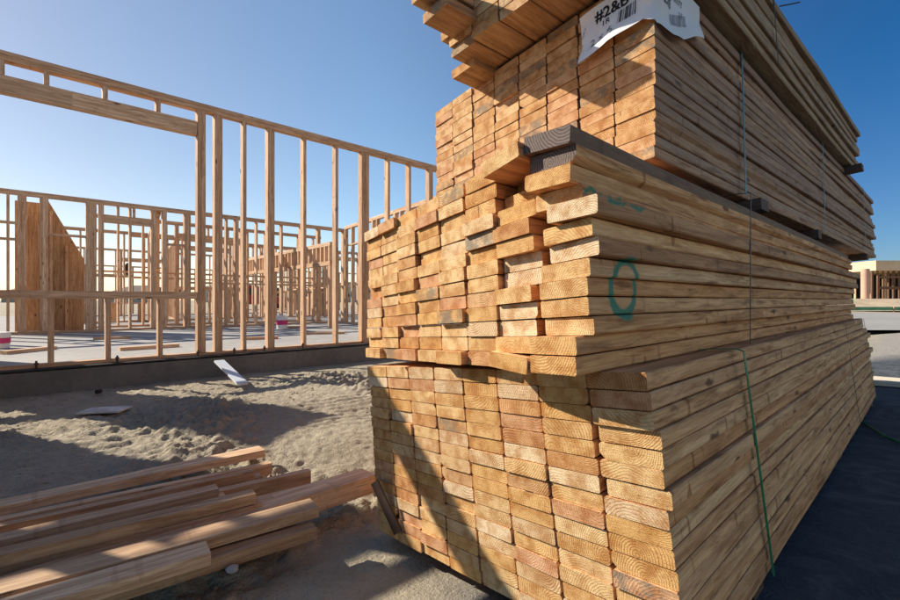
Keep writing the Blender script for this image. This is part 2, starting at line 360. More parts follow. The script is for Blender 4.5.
def bundle(label, TL, TR, BL, BR, vp, L, ncol, nrow, mats, jit_d, jit_w, special=None, warp=.002, rolls=None, skip=None, ctrl=None, extra=None, group=None, fit=.945, seed=1, ljit=.03):
    random.seed(seed)
    D = dirvp(vp); root = empty('lumber_bundle', (BL+BR)/2, label, 'lumber bundle', group)
    def Q(u, v):
        return TL.lerp(TR, u).lerp(BL.lerp(BR, u), v)
    rec = []; sides = {}; skews = {}
    for j in range(nrow):
        for i in range(ncol):
            if skip and skip(i, j): continue
            u0, u1, v0, v1 = i/ncol, (i+1)/ncol, j/nrow, (j+1)/nrow
            a, b, c_, d_ = Q(u0, v0), Q(u1, v0), Q(u0, v1), Q(u1, v1)
            cen = (a+b+c_+d_)/4
            wdir = ((b-a)+(d_-c_)); wdir -= D*wdir.dot(D); wdir.normalize()
            up = D.cross(wdir); up = up if up.z > 0 else -up
            skews[i] = (b-a).dot(D)/(b-a).dot(wdir)
            wid = ((b-a)-D*(b-a).dot(D)).length*.958; th = ((a-c_).length+(b-d_).length)/2*fit
            dd = random.gauss(0, jit_d); dw = random.gauss(0, jit_w) if i < ncol-1 else random.gauss(0, jit_w*.7); roll = 0; yaw = random.gauss(0, .002); rv0 = random.random()
            if special and (i, j) in special:
                s = special[(i, j)]; dd = s.get('d', dd); dw = s.get('w', dw); roll = s.get('roll', 0); rv0 = s.get('c', rv0); cen = cen+up*s.get('z', 0)
            if ctrl: dd2, dw2 = ctrl(i, j); dd += dd2; dw += dw2
            R = Matrix.Rotation(roll, 3, D) @ Matrix.Rotation(yaw, 3, up); X = R @ D; Yv = R @ wdir; Zv = R @ up
            rec.append([cen+D*dd+wdir*dw, X, Yv, Zv, L+random.uniform(-ljit, ljit)-dd, wid, th, rv0, i, j])
            if i == ncol-1: sides[j] = (cen+D*dd+wdir*(dw+wid/2), th)
    if extra:
        for e in extra(Q, D): rec.append(e)
    geos = []
    for (o, X, Yv, Zv, Lb, wid, th, rv0, i, j) in rec:
        vs, fs, ms = board_geo(Lb, wid, th, 10 if i == ncol-1 or j == 0 else 4, warp if i == ncol-1 else warp*.3, random.random() < .12, skews.get(i, 0)+random.gauss(0, .012))
        rv = (rv0, random.random(), random.random())
        o_ = random.uniform(0, 6); bp = [(x+o_, y, z) for x, y, z in vs]
        wv = [o+X*x+Yv*y+Zv*z for x, y, z in vs]
        q = [o+Yv*wid/2+Zv*th/2, o-Yv*wid/2+Zv*th/2, o-Yv*wid/2-Zv*th/2, o+Yv*wid/2-Zv*th/2]
        ar = in_frame_area(q)
        if i == ncol-1: ar += in_frame_area([q[0], q[0]+X*Lb, q[3]+X*Lb, q[3]])
        geos.append((ar, wv, fs, ms, bp, rv))
    geos.sort(key=lambda g: -g[0])
    vis = geos if len(geos) <= 110 else geos[:100]
    for g in vis:
        mb = MB(); mb.add(g[1], g[2], list(g[3]), g[4], g[5]); o = mb.build('board', mats, root); flipfix(o.data)
    if len(geos) > len(vis):
        mb = MB()
        for g in geos[len(vis):]: mb.add(g[1], g[2], list(g[3]), g[4], g[5])
        o = mb.build('remaining_boards', mats, root); flipfix(o.data); tag(o, kind='stuff')
    return root, Q, D, sides

def band(root, name, Q, D, along, width, mat, off=.006, over=.35, sides=None, slant=0.0):
    """flat band down the right side of a bundle and across its top and bottom"""
    mb = MB(); N = 24
    wdir = (Q(1, .5)-Q(0, .5)); wdir -= D*wdir.dot(D); wdir.normalize()
    pts = []
    for k in range(9): u = 1-over+over*k/8; pts.append((Q(u, 0)+D*along+ZUP*.005, ZUP))
    rows = sorted(sides) if sides else []
    if rows:
        for j in rows:
            s, th = sides[j]
            for q in (.46, -.46):
                p = s+D*(along-(s-Q(1, 0)).dot(D)); p = p+ZUP*th*q+wdir*off
                pts.append((p+D*slant*(j+.5-q)/len(rows), wdir))
    # band is pulled tight: smooth the side points outwards
    P_ = [p for p, n in pts]
    side_idx = list(range(9, len(P_)))
    lat = [P_[k].dot(wdir) for k in side_idx]
    for it in range(150):
        lat = [max(lat[k], (lat[max(0, k-1)]+lat[min(len(lat)-1, k+1)])/2) for k in range(len(lat))]
    nl = len(lat); base_ = [lat[0]+(lat[-1]-lat[0])*k/(nl-1) for k in range(nl)]; mx = max(l-b for l, b in zip(lat, base_)); lat = [b+mx*.55 for b in base_]
    for q, k in enumerate(side_idx): P_[k] = P_[k]+wdir*(lat[q]-P_[k].dot(wdir))
    vs = []; fs = []
    for k, (p, (_, n)) in enumerate(zip(P_, pts)):
        for dx, dn in ((-width/2, 0), (width/2, 0), (width/2, .0015), (-width/2, .0015)): vs.append(p+D*dx+n*dn)
    for k in range(len(P_)-1):
        for a in range(4): fs.append((k*4+a, k*4+(a+1) % 4, k*4+4+(a+1) % 4, k*4+4+a))
    mb.add(vs, fs); o = mb.build(name, mat, root); flipfix(o.data); return o

# bottom bundle
bTL, bTR = P(367.5, 366, 1.776), P(649, 373, .883); bBL, bBR = P(379, 530, 1.74), P(697, 700, .835)
rootB, QB, DB, sB = bundle('bottom bundle of sawn boards on the ground, ends flush, green bands round it', bTL, bTR, bBL, bBR, 935, 3.86, 8, 16,
    [M['side'], M['end']], .0022, .0012, warp=.003, seed=11, group='banded bundles stacked on one another',
    special={(7, 0): dict(w=-.004, d=.0, c=.9), (7, 1): dict(w=.000, d=-.002, c=.95), (7, 3): dict(w=.008), (7, 4): dict(w=.004), (7, 5): dict(w=.001), (7, 6): dict(w=.010), (5, 4): dict(c=.93), (6, 5): dict(c=.9), (1, 6): dict(c=.3)})
band(rootB, 'strap', QB, DB, .56, .016, M['green_strap'], sides=sB)
band(rootB, 'strap', QB, DB, 2.62, .010, M['dark_strap'], sides=sB)
band(rootB, 'strap', QB, DB, 3.62, .016, M['green_strap'], sides=sB)

# middle bundle
mTL, mTR = P(366, 233, 1.86), P(582, 121, .93); mBL, mBR = P(368, 357, 1.85), P(587, 375, .925)
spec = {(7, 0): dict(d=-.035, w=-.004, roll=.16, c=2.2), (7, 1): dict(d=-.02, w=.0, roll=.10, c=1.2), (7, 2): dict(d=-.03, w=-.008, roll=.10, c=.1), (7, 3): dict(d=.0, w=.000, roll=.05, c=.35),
        (7, 4): dict(d=-.03, w=.050, roll=.06, c=.75), (7, 5): dict(d=-.01, w=.026, c=.5), (7, 6): dict(d=.0, w=.035, c=.78), (7, 7): dict(d=-.005, w=.016, c=.6), (7, 8): dict(d=-.008, w=.012, c=.28),
        (7, 9): dict(d=-.005, w=.012, c=.0), (7, 10): dict(d=.0, w=.020, c=.35), (7, 11): dict(d=-.03, w=-.002, c=.1), (7, 12): dict(d=-.035, w=.000, c=.22),
        (6, 0): dict(d=-.055, w=.0, roll=-.08, c=.3), (6, 1): dict(d=.08, c=.1), (6, 2): dict(d=.03, c=.5), (6, 3): dict(d=-.0, c=.2), (6, 4): dict(d=-.005, w=-.012, c=.9), (6, 5): dict(d=.0, w=-.004, c=.1), (6, 6): dict(d=.02, w=.004), (6, 7): dict(d=.015, w=.008, c=.75), (6, 8): dict(d=-.01, w=-.006), (6, 12): dict(d=-.04, roll=.10, c=.55), (6, 11): dict(d=-.02, c=.25)}
rootM, QM, DM, sM = bundle('middle bundle with uneven board ends and a green sprayed ring on its side', mTL, mTR, mBL, mBR, 945, 3.95, 8, 13,
    [M['side_mid'], M['end']], .0068, .003, special=spec, warp=.004, seed=5, fit=.94, ljit=.03, group='banded bundles stacked on one another')
band(rootM, 'strap', QM, DM, .98, .008, M['dark_strap'], off=.01, sides=sM, slant=-.06)

# upper bundle
uTL, uTR = P(434.5, 113, 2.30), P(656, -40, 1.41); uBL, uBR = P(437, 229, 2.30), P(656, 157, 1.41)
rootU, QU, DU, sU = bundle('third bundle up, grey weathered sides, white printed tag on its corner', uTL, uTR, uBL, uBR, 965, 5.1, 8, 16,
    [M['side_up'], M['end_up']], .0028, .0014, warp=.004, seed=21, fit=.955, group='banded bundles stacked on one another')
band(rootU, 'strap', QU, DU, .80, .017, M['teal_strap'], sides=sU)
band(rootU, 'strap', QU, DU, 2.45, .013, M['teal_strap'], sides=sU)
band(rootU, 'strap', QU, DU, 4.3, .013, M['teal_strap'], sides=sU)

# topmost bundle, overhanging towards the camera
tBL = P(449, 58, 1.88); DT = dirvp(965); WT = Vector((DT.y, -DT.x, 0)); tBR = tBL+WT*.82+ZUP*.075
tTL, tTR = tBL+ZUP*.32, tBR+ZUP*.32
def textra(Q, D):
    out = []; w = (Q(1, .5)-Q(0, .5)).normalized(); up = D.cross(w); up = up if up.z > 0 else -up
    for (px, py, Y) in ((423, 24, 1.76), (412, 5, 1.74), (441, 42, 1.9)):
        p = P(px, py, Y)+w*.07+up*.019
        out.append([p, D, w, up, 3.4, .138, .038, random.random(), 0, 3])
    p = P(452.5, 79, 1.98)+w*.066+up*.019; out.append([p, D, w, up, 3.4, .138, .0375, .3, 0, 3])
    return out
rootT, QT, DT_, sT = bundle('topmost bundle overhanging the ones below towards the camera', tTL, tTR, tBL, tBR, 965, 3.82, 6, 8,
    [M['side_top'], M['end_up']], .004, .0015, warp=.004, seed=9, extra=textra, group='banded bundles stacked on one another')
band(rootT, 'strap', QT, DT_, 1.25, .010, M['dark_strap'], sides=sT)
# loose tail of wire band
def rod(mb, a, b, r, n=6):
    a = Vector(a); b = Vector(b); d = (b-a).normalized(); x = d.orthogonal().normalized(); y = d.cross(x)
    vs = [p+x*r*math.cos(2*math.pi*k/n)+y*r*math.sin(2*math.pi*k/n) for p in (a, b) for k in range(n)]
    mb.add(vs, [(k, (k+1) % n, n+(k+1) % n, n+k) for k in range(n)]+[tuple(range(n))[::-1], tuple(range(n, 2*n))])
mb = MB(); a = QT(1, 0)+DT_*1.35; rod(mb, a, a+Vector((.10, .0, .02)), .003); mb.build('band_tail', M['steel'], rootT)

# ---- side-surface marks: painted cells laid on the boards of the middle bundle
def seg_d(p, a, b):
    ax, ay = a; bx, by = b; dx, dy = bx-ax, by-ay; t = max(0, min(1, ((p[0]-ax)*dx+(p[1]-ay)*dy)/(dx*dx+dy*dy+1e-9)))
    return math.hypot(p[0]-ax-t*dx, p[1]-ay-t*dy)
def side_mark(name, test, x0, x1, z0, z1, cell, mat):
    mb = MB(); w = (QM(1, .5)-QM(0, .5)); w -= DM*w.dot(DM); w.normalize(); up = DM.cross(w); up = up if up.z > 0 else -up
    o0 = QM(1, 0)
    for j, (s, th) in sM.items():
        roll = spec.get((7, j), {}).get('roll', 0); R = Matrix.Rotation(roll, 3, DM); U = R @ up; Wn = R @ w
        xs = (s-o0).dot(DM)
        n = int((th-.003)/cell)+1; cz = (th-.003)/n
        x = max(x0, xs+.004)
        while x < x1:
            for k in range(n):
                hz = -th/2+.0015+cz*(k+.5); c = s+U*hz; zz = c.z
                if z0 < zz < z1 and test(x, zz):
                    pc = o0+DM*x; base = s+DM*(x-xs)+U*hz+Wn*.0028
                    a, b = DM*cell*.52, U*cz*.52
                    mb.add([base-a-b, base+a-b, base+a+b, base-a+b], [(0, 1, 2, 3)])
            x += cell
    if mb.v: mb.build(name, mat, rootM)
def px2side(px, py):
    # point on the right side plane of the middle bundle seen at (px, py)
    w = (QM(1, .5)-QM(0, .5)); w -= DM*w.dot(DM); w.normalize(); w = Vector((w.x, w.y, 0)).normalized()
    r = Vector(((px-CX)/F, 1, -(py-CY)/F)); q = QM(1, .6)+w*.012; t = (q.dot(w))/(r.dot(w)); p = r*t
    return ((p-QM(1, 0)).dot(DM), p.z+H)
# sprayed paint soaks into the boards: marks measured along the stack and by height
def spray_on(mat, ring, strokes):
    t = NT.__new__(NT); t.m = mat; t.n = mat.node_tree.nodes; t.l = mat.node_tree.links; t.b = t.n['Principled BSDF']
    old = t.b.inputs['Base Color'].links[0].from_socket
    pos = t.new('ShaderNodeNewGeometry').outputs['Position']; o = QM(1, 0)
    x = t.vmath('DOT_PRODUCT', t.vmath('SUBTRACT', pos, tuple(o)).outputs[0], tuple(DM)).outputs['Value']; z = t.sep(pos)[2]
    n1 = t.noise(pos, 45, 4, .7); x = t.math('ADD', x, t.math('MULTIPLY', t.math('SUBTRACT', n1, .5), .010)); z = t.math('ADD', z, t.math('MULTIPLY', t.math('SUBTRACT', t.noise(t.vmath('ADD', pos, (3, 5, 1)).outputs[0], 30, 3), .5), .012))
    (xc, zc), (ra, rb), th = ring
    dx = t.math('SUBTRACT', x, xc); dz = t.math('SUBTRACT', z, zc); c, s_ = math.cos(th), math.sin(th)
    u = t.math('ADD', t.math('MULTIPLY', dx, c/ra), t.math('MULTIPLY', dz, s_/ra)); v = t.math('ADD', t.math('MULTIPLY', dx, -s_/rb), t.math('MULTIPLY', dz, c/rb))
    d = t.math('MULTIPLY', t.math('ABSOLUTE', t.math('SUBTRACT', t.vmath('LENGTH', t.comb(u, v, 0.0)).outputs['Value'], 1.0)), min(ra, rb))
    wide = t.maprange(v, -1, 1, .0125, .0085)
    for (a_, b_) in strokes:
        ex, ez = b_[0]-a_[0], b_[1]-a_[1]; px_, pz_ = t.math('SUBTRACT', x, a_[0]), t.math('SUBTRACT', z, a_[1]); q = ex*ex+ez*ez
        k = t.math('ADD', t.math('MULTIPLY', px_, ex/q), t.math('MULTIPLY', pz_, ez/q)); k = t.math('MINIMUM', t.math('MAXIMUM', k, 0.0), 1.0)
        dd = t.vmath('LENGTH', t.comb(t.math('SUBTRACT', px_, t.math('MULTIPLY', k, ex)), t.math('SUBTRACT', pz_, t.math('MULTIPLY', k, ez)), 0.0)).outputs['Value']
        d = t.math('MINIMUM', d, t.math('ADD', dd, .0035))
    m = t.maprange(t.math('SUBTRACT', d, wide), -.004, .003, 1, 0)
    wv = (QM(1, .5)-QM(0, .5)); wv -= DM*wv.dot(DM); wv.normalize()
    depth = t.vmath('DOT_PRODUCT', t.vmath('SUBTRACT', pos, tuple(QM(1, .5))).outputs[0], tuple(wv)).outputs['Value']
    m = t.math('MULTIPLY', m, t.math('GREATER_THAN', depth, -.05))
    gr = t.maprange(t.noise(pos, 260, 3, .7), .34, .50, .72, 1.0)
    m = t.math('MULTIPLY', t.math('MINIMUM', t.math('MAXIMUM', m, 0.0), 1.0), gr)
    t.l.new(t.mix(t.math('MULTIPLY', m, .93), old, (.012, .22, .15)), t.b.inputs['Base Color'])
c_ = px2side(625, 288); t_ = px2side(630, 263); b_ = px2side(621, 313); l_ = px2side(613, 291); r_ = px2side(637, 284)
hz_ = math.hypot(t_[0]-b_[0], t_[1]-b_[1])/2; th_ = math.atan2(-(t_[0]-b_[0]), t_[1]-b_[1])
t1 = [[px2side(*p) for p in q] for q in (((593, 190), (598, 186), (603, 190), (600, 197), (594, 204), (605, 206)), ((609, 194), (617, 208)), ((618, 195), (608, 208)), ((628, 197), (621, 202), (619, 209), (625, 213), (629, 209), (621, 206)))]
spray_on(M['side_mid'], (c_, ((r_[0]-l_[0])/2, hz_), th_), [(q[k], q[k+1]) for q in t1 for k in range(len(q)-1)])
# grade stamps: short dark dashes
for (px, py) in ((703, 236), (800, 262), (745, 300), (765, 250)):
    sx, sz = px2side(px, py); st = [[(sx+k*.022, sz-.010), (sx+k*.022+random.uniform(-.004, .004), sz+.010)] for k in range(5)]
    side_mark('grade_stamp', lambda x, z: min(seg_d((x, z), *q) for q in st) < .0028 and random.random() < .8, sx-.02, sx+.13, sz-.015, sz+.015, .002, M['ink'])

# ---- printed tag draped over the corner of the third bundle
WU = (QU(1, .5)-QU(0, .5)); WU -= DU*WU.dot(DU); WU.normalize(); WUh = Vector((WU.x, WU.y, 0)).normalized()
corner = QU(1, .5)
def interp(tab, s):
    for (a, va), (b, vb) in zip(tab, tab[1:]):
        if s <= b: return va+(vb-va)*max(0, (s-a))/(b-a)
    return tab[-1][1]
lowt = [(-.26, 1.605), (-.20, 1.625), (-.142, 1.644), (-.08, 1.655), (-.03, 1.668), (0, 1.652), (.07, 1.632), (.14, 1.640), (.24, 1.69), (.33, 1.716)]
topt = [(-.26, 1.775), (-.15, 1.80), (0, 1.835), (.15, 1.835), (.33, 1.835)]
def tagpos(s, z, off=0.0):
    wave = .004*math.sin(s*30+z*22)+.007*math.sin(s*17-z*35)+.010
    lo = interp(lowt, s); wave += .020*max(0, 1-(z-lo)/.05)*(1 if s < 0 else .4)
    wave = max(wave, .006)+off
    r = .018
    if s < -r: return Vector((corner.x, corner.y, 0))+WUh*s-DU*wave+ZUP*(z)
    if s > r: return Vector((corner.x, corner.y, 0))+DU*s+WUh*wave+ZUP*z
    a = (s+r)/(2*r)*math.pi/2; base = Vector((corner.x, corner.y, 0))-WUh*r+DU*r
    return base+(-DU*math.cos(a)+WUh*math.sin(a))*(r+wave)+ZUP*z
mb = MB(); NS, NZ = 90, 24; vs = []
for i in range(NS+1):
    s = -.26+.59*i/NS; lo, hi = interp(lowt, s), interp(topt, s)
    for j in range(NZ+1): vs.append(tagpos(s+(.012*(1-j/NZ) if i == 0 else 0), lo+(hi-lo)*j/NZ))
fs = [(i*(NZ+1)+j, (i+1)*(NZ+1)+j, (i+1)*(NZ+1)+j+1, i*(NZ+1)+j+1) for i in range(NS) for j in range(NZ)]
mb.add(vs, fs); tg = mb.build('tag', M['paper'], rootU, smooth=True)
def print_text(txt, s0, z0, size, rot=0.0, mat='ink', shear=1.0, bold=0.0):
    cu = bpy.data.curves.new('txt', 'FONT'); cu.body = txt; cu.size = size; cu.offset = bold; cu.resolution_u = 3
    ob = bpy.data.objects.new('txt', cu); COL.objects.link(ob)
    dg = bpy.context.evaluated_depsgraph_get(); m2 = bpy.data.meshes.new_from_object(ob.evaluated_get(dg))
    bm = bmesh.new(); bm.from_mesh(m2); bmesh.ops.triangulate(bm, faces=bm.faces)
    bmesh.ops.subdivide_edges(bm, edges=[e for e in bm.edges if e.calc_length() > .01], cuts=1)
    c, s_ = math.cos(rot), math.sin(rot)
    for v in bm.verts:
        x, y = v.co.x*shear, v.co.y
        v.co = tagpos(s0+x*c-y*s_, z0+x*s_+y*c, .0018)
    me = bpy.data.meshes.new('printing'); bm.to_mesh(me); bm.free(); me.materials.append(M[mat])
    bpy.data.objects.remove(ob)
    o = link('printing', me); o.parent = tg
def bars(s0, s1, z0, z1, slope=0.0, mat='ink'):
    random.seed(3); mb = MB(); s = s0
    while s < s1:
        w = random.choice((.0012, .002, .0032)); dz = slope*(s-s0)
        mb.add([tagpos(s, z0+dz, .0018), tagpos(s+w, z0+dz, .0018), tagpos(s+w, (z0+z1)/2+dz, .0018), tagpos(s, (z0+z1)/2+dz, .0018), tagpos(s+w, z1+dz, .0018), tagpos(s, z1+dz, .0018)], [(0, 1, 2, 3), (3, 2, 4, 5)])
        s += w+random.choice((.0015, .003, .0045))
    o = mb.build('barcode', M[mat]); o.parent = tg
print_text('#2&B', -.200, 1.735, .052, .12, 'ink', 1.0, .0012)
print_text('1R', -.175, 1.708, .030, .12, 'ink')
print_text('2 x 6', -.215, 1.652, .040, .20, 'greyink', 1.1)
bars(-.115, -.055, 1.690, 1.735, .15); bars(.075, .20, 1.668, 1.705, .35, 'greyink')
print_text('2x6', .02, 1.72, .042, 0, 'ink'); print_text('280373', .10, 1.762, .024, 0, 'ink'); print_text('LF', .15, 1.725, .03, 0, 'greyink')
print_text('Made in', -.25, 1.70, .012, 1.2, 'greyink')

# ---- dunnage pieces between the bundles (each a thing)
def dunnage(along, z, Q, D, label, t=.05, w=.085, out=.03, v=1, inner=.4, up=0):
    wd = (Q(1, v)-Q(0, v)); wd -= D*wd.dot(D); wd.normalize(); c0 = Q(1, v)+D*along
    mb = MB(); mb.ends = True; zz = D.cross(wd); zz = zz if zz.z > 0 else -zz
    mb.box(c0+wd*(out-inner)+zz*z, wd, D, zz, 2*inner, w, t); o = mb.build('spacer_block', [M['dark_wood'], M['dark_wood']])
    tag(o, label, 'spacer block', 'wooden spacers between the bundles')
dunnage(.92, -.033, QU, DU, 'dark wooden spacer under the third bundle nearest its corner, sticking out at the side', .050, .11, .055, 1, .5)
dunnage(2.2, -.033, QU, DU, 'dark wooden spacer under the middle of the third bundle', .055, .09, .03, 1, .5)
dunnage(4.4, -.033, QU, DU, 'dark wooden spacer under the far end of the third bundle', .055, .09, .02, 1, .5)
dunnage(3.55, -.030, QT, DT_, 'dark spacer end jutting out under the far end of the topmost bundle', .05, .10, .05, 1, .4)
dunnage(1.0, -.028, QT, DT_, 'dark wooden spacer under the near part of the topmost bundle', .045, .09, -.06, 1, .4)
for k, al in enumerate((.5, 2.0, 3.6)):
    dunnage(al, -.045, QB, DB, ['skid under the near end of the bottom bundle', 'skid under the middle of the bottom bundle', 'skid under the far end of the bottom bundle'][k], .085, .09, -.02, 1, .55)

# ------------------------------------------------------------------ stud walls
random.seed(4)
FM = [M['frame'], M['frame_end']]
def stick(name, root, a, b, wy, wz, yax, mats=FM, rv=None):
    a = Vector(a); b = Vector(b); x = (b-a); L = x.length; x.normalize(); y = Vector(yax); y = (y-x*y.dot(x)).normalized(); z = x.cross(y)
    mb = MB(); mb.ends = True; mb.box((a+b)/2, x, y, z, L, wy, wz, 0, rv); return mb.build(name, mats, root)
def wall(label, p0, dv, length, h, z0=SLAB, spacing=.406, dep=.089, openings=(), posts=(), studs=None, rails=(), lintel_h=.14, braces=(), group='timber wall frames'):
    """p0 ground point, dv run; openings (a, b, sill, head) heights above z0"""
    dv = Vector(dv).normalized(); nv = Vector((-dv.y, dv.x, 0)); p0 = Vector((p0[0], p0[1], z0))
    root = empty('wall_frame', p0+dv*length/2, label, 'wall frame', group)
    at = lambda s, z: p0+dv*s+ZUP*z
    T = .038
    stick('sole_plate', root, at(0, T/2+.002), at(length, T/2+.002), dep, T, nv)
    for k in (0, 1):
        # double top plate in lengths with butt joints
        cuts = [0]+([length*.42] if k == 0 and length > 3 else ([length*.66] if length > 3 else []))+[length]
        for a, b in zip(cuts, cuts[1:]): stick('top_plate', root, at(a+.001, h-T*(k+.5)), at(b-.001, h-T*(k+.5)), dep-.003*k, T-.001, nv)
    zt = h-2*T; pos = []
    if studs is None:
        s = .02
        while s < length: pos.append((s, 1)); s += spacing
        for a, b, *_ in openings: pos += [(a-.02, 2), (b+.02, 2)]
        pos += [(x, n) for x, n in posts]
    else: pos = list(studs)
    for s, n in pos:
        if any(a < s-.0 < b for a, b, *_ in openings): continue
        for k in range(n):
            c = s+(k-(n-1)/2)*(T+.001)
            stick('stud', root, at(c, T+.003), at(c, zt-.001), dep-.002, T, nv)
    for a, b, sill, head in openings:
        stick('header', root, at(a-.0, head+lintel_h/2), at(b+.0, head+lintel_h/2), dep-.004, lintel_h, nv)
        q = a+.2
        while q < b:
            if zt-head-lintel_h > .05: stick('cripple_stud', root, at(q, head+lintel_h+.001), at(q, zt-.001), dep-.004, T, nv)
            if sill: stick('cripple_stud', root, at(q+.03, T+.003), at(q+.03, sill-T*2-.001), dep-.004, T, nv)
            q += spacing
        if sill: stick('sill', root, at(a, sill-T), at(b, sill-T), dep+.002, T*2, nv)
    for s0, s1, z in rails: stick('blocking', root, at(s0, z), at(s1, z), dep-.01, T, nv)
    for s0, za, s1, zb in braces: stick('brace', root, at(s0, za)-nv*(dep/2+.02), at(s1, zb)-nv*(dep/2+.02), .02, .14, nv)
    return root, at, nv
def smap(px, c=C1): u = (px-CX)/F; Y = c/(.729-.684*u); return Y*(.729*u+.684)
S0 = -3.4
fst = [(smap(201), 2), (smap(218), 2), (smap(244), 1), (smap(270.5), 2), (smap(304), 1), (smap(336), 1), (smap(364.5), 3), (smap(388), 1), (smap(409), 1), (smap(430), 2)]
s = smap(430)+.4
while s < 9: fst.append((s, 1)); s += .406
s = S0+.03
while s < -2.6: fst.append((s, 2)); s += .3
fst = [(a-S0, n) for a, n in fst]
op = (-2.45-S0, smap(196.5)-S0, .885-SLAB, 2.505-SLAB)
root, at, nv = wall('front stud wall nearest the camera, with the wide window opening', ws(S0, C1+.02), DW, 9-S0, 2.845-SLAB, openings=[], studs=fst, spacing=.406)
# opening: header, cripples above and below, sill rail
a, b = op[0], op[1]
for q0, q1 in ((a, (a+b)/2+.9), ((a+b)/2+.9004, b)): stick('header', root, at(q0, op[3]+.07), at(q1, op[3]+.07), .085, .14, nv)
for px in (-45, 1.5, 46.5, 105, 158): stick('cripple_stud', root, at(smap(px)-S0, op[3]+.141), at(smap(px)-S0, 2.845-SLAB-.077), .084, .038, nv)
for s_ in (-1.9, -1.5): stick('cripple_stud', root, at(s_-S0, op[3]+.141), at(s_-S0, 2.845-SLAB-.077), .084, .038, nv)
stick('sill', root, at(a, op[2]-.038), at(b, op[2]-.038), .092, .07, nv)
for px in (51, 108, 160, -20, -110): stick('cripple_stud', root, at(smap(px)-S0, .041), at(smap(px)-S0, op[2]-.074), .084, .040, nv)
# anchor bolts along the slab edge
for k, px in enumerate((36, 116, 196, 232, 262, 300)):
    mb = MB(); p = ws(smap(px), C1-.075, SLAB); rod(mb, p, p+ZUP*.075, .008, 8); rod(mb, p+ZUP*.045, p+ZUP*.058, .017, 6)
    tag(mb.build('anchor_bolt', M['steel']), 'steel anchor bolt on the slab edge, '+['leftmost of all, below the window opening', 'below the middle of the window opening', 'left of the doubled post beside the window', 'near the first slim stud', 'beside the wide third stud', 'farthest right, nearest the lumber stack'][k], 'anchor bolt', 'anchor bolts along the slab edge')

C2 = 10.77
def s2(px): return smap(px, C2)
h2 = 1.87+.587
st2 = [(s2(px), n) for px, n in ((8, 1), (22, 3), (44, 3), (91, 4), (101, 2), (130, 1), (153, 2), (164, 2), (187, 3), (226, 1), (236, 2), (256, 1), (281, 1), (300, 1), (318, 2), (344, 3))]
st2 += [(s2(-30), 2), (s2(-70), 1), (s2(-120), 2)]
B2 = -3.0
root, at, nv = wall('second stud wall behind the slab floor, parallel to the front wall, with double posts', ws(B2, C2), DW, s2(347)-B2, h2, studs=[(a-B2, n) for a, n in st2], dep=.12,
    rails=[(s2(-60)-B2, s2(22)-B2, 1.62), (s2(-60)-B2, s2(22)-B2, 1.9), (s2(190)-B2, s2(344)-B2, .95), (s2(44)-B2, s2(88)-B2, 1.75)])
stick('header', root, at(s2(103)-B2, 2.12), at(s2(152)-B2, 2.12), .1, .14, nv)
stick('blocking', root, at(s2(164)-B2, 1.72), at(s2(187)-B2, 1.72), .1, .04, nv)
for px in (118, 134): stick('cripple_stud', root, at(s2(px)-B2, 2.192), at(s2(px)-B2, h2-.077), .08, .038, nv)
# wall 3: wing running back towards the front
W3a, W3b = Vector((-2.62, 11.6, 0)), Vector((.9, 6.6, 0))
wall('side stud wall joining the second wall at its right end and running towards the lumber stack', W3a, W3b-W3a, (W3b-W3a).length, h2-.02, spacing=.406, dep=.089, rails=[(.2, 5.5, 1.95)], openings=[(1.6, 2.6, 0, 2.05)])
# far walls giving the forest of studs
DV3 = (W3b-W3a).normalized()
far = [((-7.5, 9.6), DW, 5.2, 2.4, [(1.6, 3.0, .9, 2.0)], 'stud wall one room behind the second wall, seen through its left bays'),
       ((-8.8, 12.6), DW, 7.5, 2.4, [(1.2, 2.6, 0, 2.05), (4.6, 5.8, .9, 2.0)], 'stud wall two rooms back, seen behind the left bays of the second wall'),
       ((-13.5, 15.5), DW, 10.5, 2.45, [(2, 3.6, .9, 2.0), (6.5, 8.0, 0, 2.05)], 'long stud wall far behind the middle posts of the second wall'),
       ((-8.5, 13.0), DV3, 4.5, 2.4, [(1.5, 2.5, 0, 2.05)], 'cross stud wall between the left rooms'),
       ((-10.9, 17.6), DV3, 5.2, 2.4, [], 'cross stud wall farther back, left of the middle'),
       ((-6.9, 19.5), DV3, 5.0, 2.4, [(2.0, 3.2, .9, 2.0)], 'cross stud wall behind the right bays of the second wall'),
       ((-9.6, 11.2), DW, 3.2, 2.4, [], 'stud wall filling the left rooms between two cross walls'),
       ((-7.2, 14.6), DW, 4.5, 2.4, [(1.2, 2.2, .9, 2.0)], 'stud wall behind the header opening of the second wall'),
       ((-5.0, 16.2), DW, 3.6, 2.4, [(.9, 2.1, 0, 2.05)], 'stud wall behind the long beam, right of the middle'),
       ((-20, 22), DW, 12, 2.6, [(2, 4, .9, 2.0), (8, 10, 0, 2.1)], 'farthest stud wall beyond the left rooms'),
       ((-11, 27), DW, 9, 2.6, [(3, 5, 0, 2.1)], 'farthest stud wall seen between the studs near the lumber stack')]
for p, d, L_, h_, ops, lab in far:
    zz = SLAB if p[1] < 18 else .02
    wall(lab, p, d, L_, h_, zz, openings=ops, rails=[(.1, L_-.1, 1.2)] if random.random() < .6 else (), spacing=.45 if p[1] < 18 else .5)
